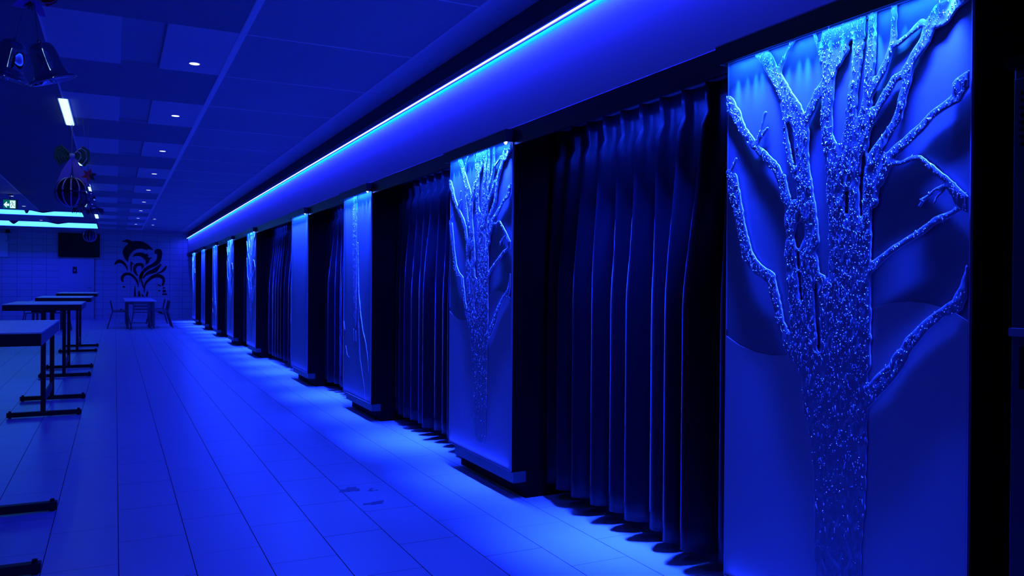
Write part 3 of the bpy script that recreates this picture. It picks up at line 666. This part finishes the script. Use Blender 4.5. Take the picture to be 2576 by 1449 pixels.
def ribbon(m, pts, width, side, mi=0, th=0.0015):
    """flat strip along pts, width vector side"""
    P = [Vector(p) for p in pts]; S = [Vector(side if not isinstance(side, list) else side[i]).normalized() * (width if not isinstance(width, list) else width[i]) / 2 for i in range(len(P))]
    for i in range(len(P) - 1):
        nrm = (P[i + 1] - P[i]).cross(S[i]).normalized() * th
        vs = [P[i] - S[i], P[i] + S[i], P[i + 1] + S[i + 1], P[i + 1] - S[i + 1]]
        m.add([v + nrm for v in vs] + [v - nrm for v in vs], [(0, 1, 2, 3), (7, 6, 5, 4), (0, 4, 5, 1), (2, 6, 7, 3), (1, 5, 6, 2), (3, 7, 4, 0)], mi)
d = thing('ribbon_bow', 'violet satin ribbon bow with red felt, at the top left edge above the bells', 'bow', OR1)
def bow(d, sc, mats, zoff):
    for s_ in (-1, 1):
        m = MB(); pts = []
        for k2 in range(13):
            t = 2 * math.pi * k2 / 12; pts.append((s_ * sc * (.5 - .5 * math.cos(t)), -.02 + .03 * math.sin(t), zoff + sc * .38 * math.sin(t)))
        ribbon(m, pts, [sc * (.25 + .55 * math.sin(math.pi * k2 / 12)) for k2 in range(13)], (0, 1, .35)); m.build('bow_loop', mats[0], d)
    m = MB(); m.lathe([(0.0, .025), (.022, .02), (.028, 0), (.022, -.02), (0.0, -.025)], 12, 0, Matrix.Translation((0, -.02, zoff))); m.build('knot', mats[1], d, smooth=True)
bow(d, 0.13, (M['purple'], M['purple']), -0.055)
m = MB(); ribbon(m, [(-.015, 0, -.07), (-.03, 0, -.10), (-.06, -.01, -.135)], [.05, .07, .06], (1, .3, 0)); m.build('tail', M['purple'], d)
m = MB(); ribbon(m, [(.01, 0, -.07), (.035, 0, -.12), (.06, -.01, -.17)], [.035, .05, .03], (1, .3, 0)); m.build('tail', M['purple'], d)
m = MB(); ribbon(m, [(.05, -.01, -.05), (.09, -.02, -.085), (.13, -.02, -.07)], [.05, .07, .03], (.3, .3, 1)); m.build('felt_petal', M['red'], d)
m = MB()
for k2 in range(26):
    t = random.uniform(0, 6.28); q = random.uniform(.02, .05); m.tube([(.0, 0, -.09), (q * math.cos(t) * .8, q * math.sin(t) * .5, -.11 - random.uniform(0, .03))], [.003, .001], 4)
m.build('tinsel_tuft', M['tinsel'], d)['kind'] = 'stuff'
m = MB(); m.tube([(0, 0, 0), (0, 0, -.05)], .003, 6); m.build('cord', M['string'], d)

OR2 = (-0.411, 9.56, 2.9)
d = thing('ribbon_bow', 'dark mesh ribbon bow with violet satin tails, hanging left of the aisle', 'bow', OR2)
for s_ in (-1, 1):
    m = MB(); zc_ = -.345
    for ring_ in range(5):
        q = 1 - ring_ * .17
        poly = [(s_ * .02 * q, .03 * q), (s_ * .10 * q, .11 * q), (s_ * .155 * q, .07 * q), (s_ * .165 * q, -.02 * q), (s_ * .115 * q, -.10 * q), (s_ * .03 * q, -.03 * q)]
        P3 = [(a, -.002 * ring_ + .04 * abs(a), zc_ + b) for a, b in poly]
        m.tube(P3 + [P3[0]], .0065, 5, 1 if (ring_ in (1, 3) and s_ > 0) else 0)
    m.extrude_poly([(s_ * .02, .03), (s_ * .10, .11), (s_ * .155, .07), (s_ * .165, -.02), (s_ * .115, -.10), (s_ * .03, -.03)], lambda a, b, e: (a, e + .04 * abs(a), zc_ + b), .004, .008, 0)
    m.build('bow_loop', [M['net'], M['net_light']], d)
m = MB(); m.lathe([(0.0, .03), (.026, .022), (.03, 0), (.024, -.022), (0.0, -.03)], 14, 0, Matrix.Translation((0, -.015, -.345))); m.build('knot', M['net_light'], d, smooth=True)
m = MB(); ribbon(m, [(0, -.01, -.36), (-.05, -.015, -.50), (-.09, -.01, -.66)], [.03, .09, .13], (1, .5, 0)); m.build('tail', M['purple'], d)
m = MB(); ribbon(m, [(0.01, -.015, -.36), (.06, -.02, -.50), (.10, -.015, -.66)], [.03, .10, .15], (1, -.3, 0)); m.build('tail', M['purple'], d)
m = MB(); m.tube([(0, 0, 0), (0, 0, -.34)], .003, 6); m.build('cord', M['string'], d)
d = thing('felt_flower', 'small red felt flower on the violet ribbon, above the small bell', 'flower', (-0.245, 9.28, 2.33))
for k2 in range(6):
    t = k2 * math.pi / 3 + .3; m = MB()
    ca, sa = math.cos(t), math.sin(t)
    m.extrude_poly([(0, 0), (.035 * ca - .018 * sa, .035 * sa + .018 * ca), (.075 * ca, .075 * sa), (.035 * ca + .018 * sa, .035 * sa - .018 * ca)], lambda a, b, e: (a, e - .15 * (abs(a) + abs(b)), b), -.004, 0.0)
    m.build('petal', M['red'] if k2 not in (0, 5) else M['felt_black'], d)
m = MB(); m.tube([(0, 0, .0), (-.06, 0, .57)], .0015, 5); m.build('cord', M['string'], d)

def bauble(loc, R, label, cord_top, name_group):
    d = thing('hanging_bauble', label, 'bauble', loc, name_group)
    prof = [(R * math.sin(t), R * math.cos(t)) for t in np.linspace(0.0, math.pi, 22)]
    m = MB(); m.lathe(prof, 40); m.build('ball', M['bauble'], d, smooth=True)
    for k2 in range(12):
        a = 2 * math.pi * k2 / 12; m = MB()
        m.tube([(R * 1.0 * math.sin(t) * math.cos(a), R * 1.0 * math.sin(t) * math.sin(a), R * math.cos(t)) for t in np.linspace(.12, math.pi - .12, 18)], [R * .05 * (.35 + math.sin(t)) for t in np.linspace(.12, math.pi - .12, 18)], 6)
        m.build('rib', M['bauble_rib'], d, smooth=True)
    m = MB(); m.lathe([(0.0, R * 1.14), (R * .06, R * 1.13), (R * .10, R * 1.05), (R * .11, R * .97)], 12); m.build('cap', M['chrome'], d, smooth=True)
    m = MB(); m.tube([(0, 0, R * 1.13), (0, 0, cord_top - loc[2])], .0016, 5); m.build('cord', M['string'], d)
bauble((-0.403, 9.3, 2.152), 0.15, 'dark ribbed bauble hanging beneath the mesh ribbon bow', 2.884, 'striped baubles')
bauble((-0.508, 20.0, 2.245), 0.135, 'small far ribbed bauble in front of the wall television', 2.9, 'striped baubles')
d = thing('hanging_bell', 'small dark shiny bell with tinsel rim, beside the ribbed bauble', 'bell', (-0.235, 8.93, 2.9))
bell_parts(d, (-0.012, 0, -.762), (-.01, 0, -.93), .12, (-.005, 0, 0))
m = MB()
for k2 in range(80):
    t = random.uniform(0, 6.28); q = random.uniform(.09, .13); e = random.uniform(.02, .05)
    m.tube([(-.01 + q * math.cos(t), q * math.sin(t), -.935), (-.01 + (q + e * .6) * math.cos(t), (q + e * .6) * math.sin(t), -.945 - e)], [.005, .001], 4)
m.build('tinsel_rim', M['tinsel'], d)['kind'] = 'stuff'

# ---------------------------------------------------------------- bar tables on the left
def bar_table(y0, y1, feet, label):
    r = thing('bar_table', label, 'table', (-0.5725, (y0 + y1) / 2, 0), 'white topped bar tables')
    yc = (y0 + y1) / 2; x0, x1 = -0.907 + .5725, -0.279 + .5725; h = (y1 - y0) / 2
    m = MB(); m.box(x0, x1, -h, h, 1.024, 1.03); m.build('laminate_top', M['laminate'], r)
    m = MB(); m.box(x0 + .001, x1 - .001, -h + .001, h - .001, 0.972, 1.024); m.build('dark_edge', M['table_edge'], r)
    m = MB(); m.box(x1 - .001, x1 + .0005, -h, h, 0.972, 1.0238); m.build('lit_side', M['table_end'], r)  # right side paler, light falling on the edge put into its colour
    for fy in feet:
        f = fy - yc
        m = MB(); m.box(x0 + .035, x1 + .002, f - .024, f + .024, 0.008, 0.050); b = m.build('foot_bar', M['black_steel'], r, bevel=.004)
        for fx in (x0 + .06, x1 - .022):
            m = MB(); m.lathe([(.0, .066), (.010, .064), (.013, .050), (.008, .046), (.008, .012), (.014, .009), (.014, 0)], 10, 0, Matrix.Translation((fx, f, 0))); m.build('leveller', M['black_steel'], b)
        m = MB(); m.box(-.034, .006, f - .02, f + .02, .049, .96); m.build('leg', M['black_steel'], r, bevel=.003)
        m = MB(); m.box(-.11, .085, f - .02, f + .02, .955, .9725); m.build('top_rail', M['black_steel'], r)
    fa, fb = feet[0] - yc, feet[1] - yc
    m = MB(); m.box(-.022, -.006, fa + .02, fb - .02, .12, .20); m.build('stretcher', M['black_steel'], r)
bar_table(3.90, 5.10, (3.93, 4.98), 'white topped bar table nearest the camera, at the left edge')
bar_table(8.42, 9.66, (8.45, 9.58), 'white topped bar table second from the camera, its left end in view')
bar_table(11.69, 12.99, (11.77, 12.91), 'white topped bar table third from the camera')
bar_table(15.67, 17.08, (15.76, 17.0), 'white topped bar table farthest from the camera')

# ---------------------------------------------------------------- dining tables and chairs at the far end
def dining_table(x0, x1, y0, y1, label):
    r = thing('dining_table', label, 'table', ((x0 + x1) / 2, (y0 + y1) / 2, 0), 'pale topped dining tables at the far end'); a, b = (x1 - x0) / 2, (y1 - y0) / 2
    m = MB(); m.box(-a, a, -b, b, .705, .735); m.build('table_top', M['laminate'], r, bevel=.004)
    m = MB(); m.box(-a + .05, a - .05, -b + .05, b - .05, .64, .705); m.build('apron', M['chair'], r)
    for sx in (-1, 1):
        for sy in (-1, 1):
            m = MB(); m.box(sx * (a - .07) - .025, sx * (a - .07) + .025, sy * (b - .07) - .025, sy * (b - .07) + .025, 0, .64); m.build('leg', M['chair'], r)
def chair(x, y, rz, label):
    r = thing('dining_chair', label, 'chair', (x, y, 0), 'dining chairs at the far end', rz)
    m = MB(); m.box(-.2, .2, -.2, .2, .43, .455); m.build('seat', M['chair'], r, bevel=.01)
    for sx in (-1, 1):
        m = MB(); m.tube([(sx * .17, .17, .44), (sx * .24, .27, 0)], .011, 8); m.build('leg', M['chair_leg'], r)
        m = MB(); m.tube([(sx * .175, -.18, .44), (sx * .19, -.2, .36), (sx * .25, -.30, 0)], .011, 8); m.build('leg', M['chair_leg'], r)
        m = MB(); m.tube([(sx * .18, -.175, .44), (sx * .185, -.23, .72)], .011, 8); m.build('back_post', M['chair_leg'], r)
    for k2 in range(3):
        z = .50 + .078 * k2; m = MB(); m.box(-.185, .185, -.21 - .014 * k2, -.195 - .014 * k2, z, z + .055); m.build('back_slat', M['chair'], r)
    m = MB(); m.tube([(-.19, .2, .16), (.19, .2, .16)], .008, 6); m.build('stretcher', M['chair_leg'], r)
dining_table(.225, .985, 23.0, 24.5, 'pale topped dining table under the dolphin mural, nearer of the two')
dining_table(.225, .985, 25.1, 26.9, 'pale topped dining table under the dolphin mural, farther of the two')
chair(.60, 22.75, 0, 'dining chair at the near end of the table under the dolphin mural')
chair(.12, 23.4, -math.pi / 2, 'dining chair on the left side of the table under the mural, near the front')
chair(.12, 24.1, -math.pi / 2, 'dining chair on the left side of the table under the mural, second back')
chair(1.09, 23.4, math.pi / 2, 'dining chair on the right side of the table under the mural, near the front')
chair(1.09, 24.1, math.pi / 2, 'dining chair on the right side of the table under the mural, second back')
chair(1.09, 25.7, math.pi / 2, 'pale edged dining chair on the right of the farther table under the mural')
dining_table(-1.9, -1.15, 23.1, 24.4, 'dim dining table seen behind the bar tables on the left')
chair(-1.80, 22.85, 0, 'dim dining chair behind the bar tables, left one')
chair(-1.22, 22.85, 0, 'dim dining chair behind the bar tables, right one')

# ---------------------------------------------------------------- things on the far wall
tv = thing('television', 'black flat television high on the far wall', 'television', (-1.042, YF - .09, 2.01))
m = MB(); m.box(-.585, .585, -.0, .05, 0, .75); m.build('casing', M['black_matt'], tv, bevel=.006)
m = MB(); m.box(-.56, .56, -.004, .0, .03, .725); m.build('screen', M['glass_black'], tv)
m = MB(); m.box(-.2, .2, .05, .089, .2, .5); m.build('wall_bracket', M['black_steel'], tv)
dr = MB(); dr.box(-1.60, -.61, YF - .03, YF - .0005, 0.005, 1.975); d1 = struct(dr.build('door_1', M['plaster'])); 
m = MB(); m.box(-.612, -.600, YF - .034, YF, 0, 1.985); m.build('jamb', M['chair'], d1)
m = MB(); m.tube([(-.70, YF - .03, 1.02), (-.70, YF - .07, 1.02), (-.80, YF - .07, 1.02)], .01, 8); m.build('door_handle', M['alu'], d1)
sw = thing('wall_sign', 'small dark framed notice with a pale mark on the far door', 'notice', (-1.164, YF - .031, 1.49))
m = MB(); m.box(-.06, .06, -.012, 0, 0, .2); m.build('plate', M['felt_black'], sw)
m = MB(); m.box(-.046, .046, -.0135, -.0121, .165, .178); m.box(-.046, -.03, -.0135, -.0121, .02, .14); m.box(.03, .046, -.0135, -.0121, .02, .14); m.build('dim_lines', M['chair'], sw)
m = MB(); m.lathe([(0, .012), (.012, .009), (.017, 0)], 14, 0, Matrix.Translation((0, -.0121, .085)) @ Matrix.Rotation(math.radians(90), 4, 'X') @ Matrix.Diagonal((1, 1.7, 1, 1))); m.build('mark', M['white'], sw, smooth=True)
wb = thing('whiteboard', 'white board at the left edge of the far wall', 'board', (-3.7, YF - .03, 1.96))
m = MB(); m.box(-.72, .72, 0, .028, 0, .755); m.build('frame', M['alu'], wb)
m = MB(); m.box(-.715, .715, -.004, 0, .005, .75); m.build('writing_surface', M['white'], wb)
hd = thing('hat_decoration', 'little black hat with white bows at the corner of the white board', 'decoration', (-2.985, YF - .14, 2.42))
m = MB(); m.lathe([(0, .40), (.055, .395), (.06, .32), (.10, .305), (.10, .295), (0, .29)], 20); m.build('hat', M['felt_black'], hd, smooth=False)
for z, nm in ((.235, 'bow'), (.03, 'bow')):
    m = MB()
    for s_ in (-1, 1): m.extrude_poly([(0, .012), (s_ * .05, .05), (s_ * .06, .0), (s_ * .03, -.02), (0, -.03)], lambda a, b, e: (a, e, z + b), -.01, .0)
    m.build(nm, M['decal_white'], hd)
m = MB(); m.tube([(0, 0, .4145), (0, 0, 0)], .004, 6); m.build('cord', M['felt_black'], hd)

mu = thing('wall_mural', 'black dolphin and wave mural stuck on the pale block wall at the far end', 'mural', (0.75, YF, 0.7))
def smooth_poly(P, n=3):
    """Catmull-Rom through the outline points, keeping it closed"""
    P = [Vector((a, b)) for a, b in P]; N = len(P); out = []
    for i in range(N):
        p0, p1, p2, p3 = P[i - 1], P[i], P[(i + 1) % N], P[(i + 2) % N]
        sharp = (p1 - p0).normalized().dot((p2 - p1).normalized()) < 0.1 or (p2 - p1).normalized().dot((p3 - p2).normalized()) < 0.1
        for k2 in range(n):
            t = k2 / n
            q = p1.lerp(p2, t) if sharp else 0.5 * ((2 * p1) + (p2 - p0) * t + (2 * p0 - 5 * p1 + 4 * p2 - p3) * t * t + (3 * p1 - p0 - 3 * p2 + p3) * t ** 3)
            out.append((q.x, q.y))
    return out
kinds = {'dolphin': 'dolphin', 'dolphin2': 'dolphin', 'w': 'wave_scroll', 'g': 'grass_blade', 'l': 'leaf', 'c': 'cone_band', 'b': 'leaf'}
for key, P in MURAL.items():
    m = MB(); m.extrude_poly(smooth_poly(P) if len(P) > 5 else P, lambda a, b, e: (a - .75, e, b - .7), -.005, -.0008)
    m.build((kinds[key] if key in kinds else kinds[key[0]]), M['decal'], mu)
for a, b, z in ((1.435, 1.50, .897), (1.425, 1.54, .80)):
    m = MB(); m.box(a - .75, b - .75, -.004, -.0008, z - .7, z + .022 - .7); m.build('cone_stripe', M['decal_white'], mu)

# ---------------------------------------------------------------- dark cabinet at the right edge, wet marks on the floor
cb = thing('metal_cabinet', 'dark metal cabinet with louvred vent at the right edge, beside the nearest tree panel', 'cabinet', (2.3, .85, 0))
m = MB(); m.box(-.28, .3, -.55, .385, .03, 1.80); m.build('body', M['cabinet'], cb, bevel=.006)
m = MB(); m.box(-.30, .3, -.56, .395, 1.80, 1.825); m.build('top', M['black_matt'], cb)
m = MB(); m.box(-.295, -.2805, -.54, .375, .06, 1.77); dd = m.build('door', M['cabinet'], cb, bevel=.003)
for z in np.arange(1.60, 1.735, .018):
    m = MB(); m.box(-.302, -.2952, -.30, .355, z, z + .009); m.build('louvre', M['black_matt'], dd)
m = MB(); m.box(-.303, -.2952, .30, .35, 1.0, 1.105); m.build('lock_plate', M['black_matt'], dd)
m = MB(); m.box(-.315, -.2952, .20, .37, 1.13, 1.15); m.build('door_handle', M['alu'], dd)
m = MB(); m.box(-.26, .28, -.52, .36, 0, .03); m.build('base', M['black_matt'], cb)
def puddle(x, y, a, b, rz, label, ring=False):
    n = 26; out = []
    for k2 in range(n):
        t = 2 * math.pi * k2 / n; q = 1 + .22 * math.sin(3 * t + x * 9) + .14 * math.sin(7 * t + y * 5) + random.uniform(-.05, .05)
        px, py = a * q * math.cos(t), b * q * math.sin(t); out.append((px * math.cos(rz) - py * math.sin(rz), px * math.sin(rz) + py * math.cos(rz)))
    m = MB()
    if ring:
        inn = [(p * .55 + a * .2, q * .55) for p, q in out]
        vs = [(p, q, .0012) for p, q in out] + [(p, q, .0012) for p, q in inn]
        m.add(vs, [(i, (i + 1) % n, n + (i + 1) % n, n + i) for i in range(n - 7)])
    else: m.extrude_poly(out, lambda p, q, e: (p, q, e), .0002, .0012)
    o = m.build('wet_mark', M['puddle']); o.location = (x, y, 0); tag(o, label, 'wet mark', 'wet marks on the floor')
puddle(1.276, 4.73, .062, .05, .4, 'long dark wet mark on the floor tiles, left one of the three marks')
puddle(1.40, 4.67, .032, .03, 1.1, 'small curved wet mark on the floor tiles, right upper one of the three', True)
puddle(1.325, 4.385, .062, .028, .15, 'dark wet mark on the floor tiles, closest one of the three to the camera')
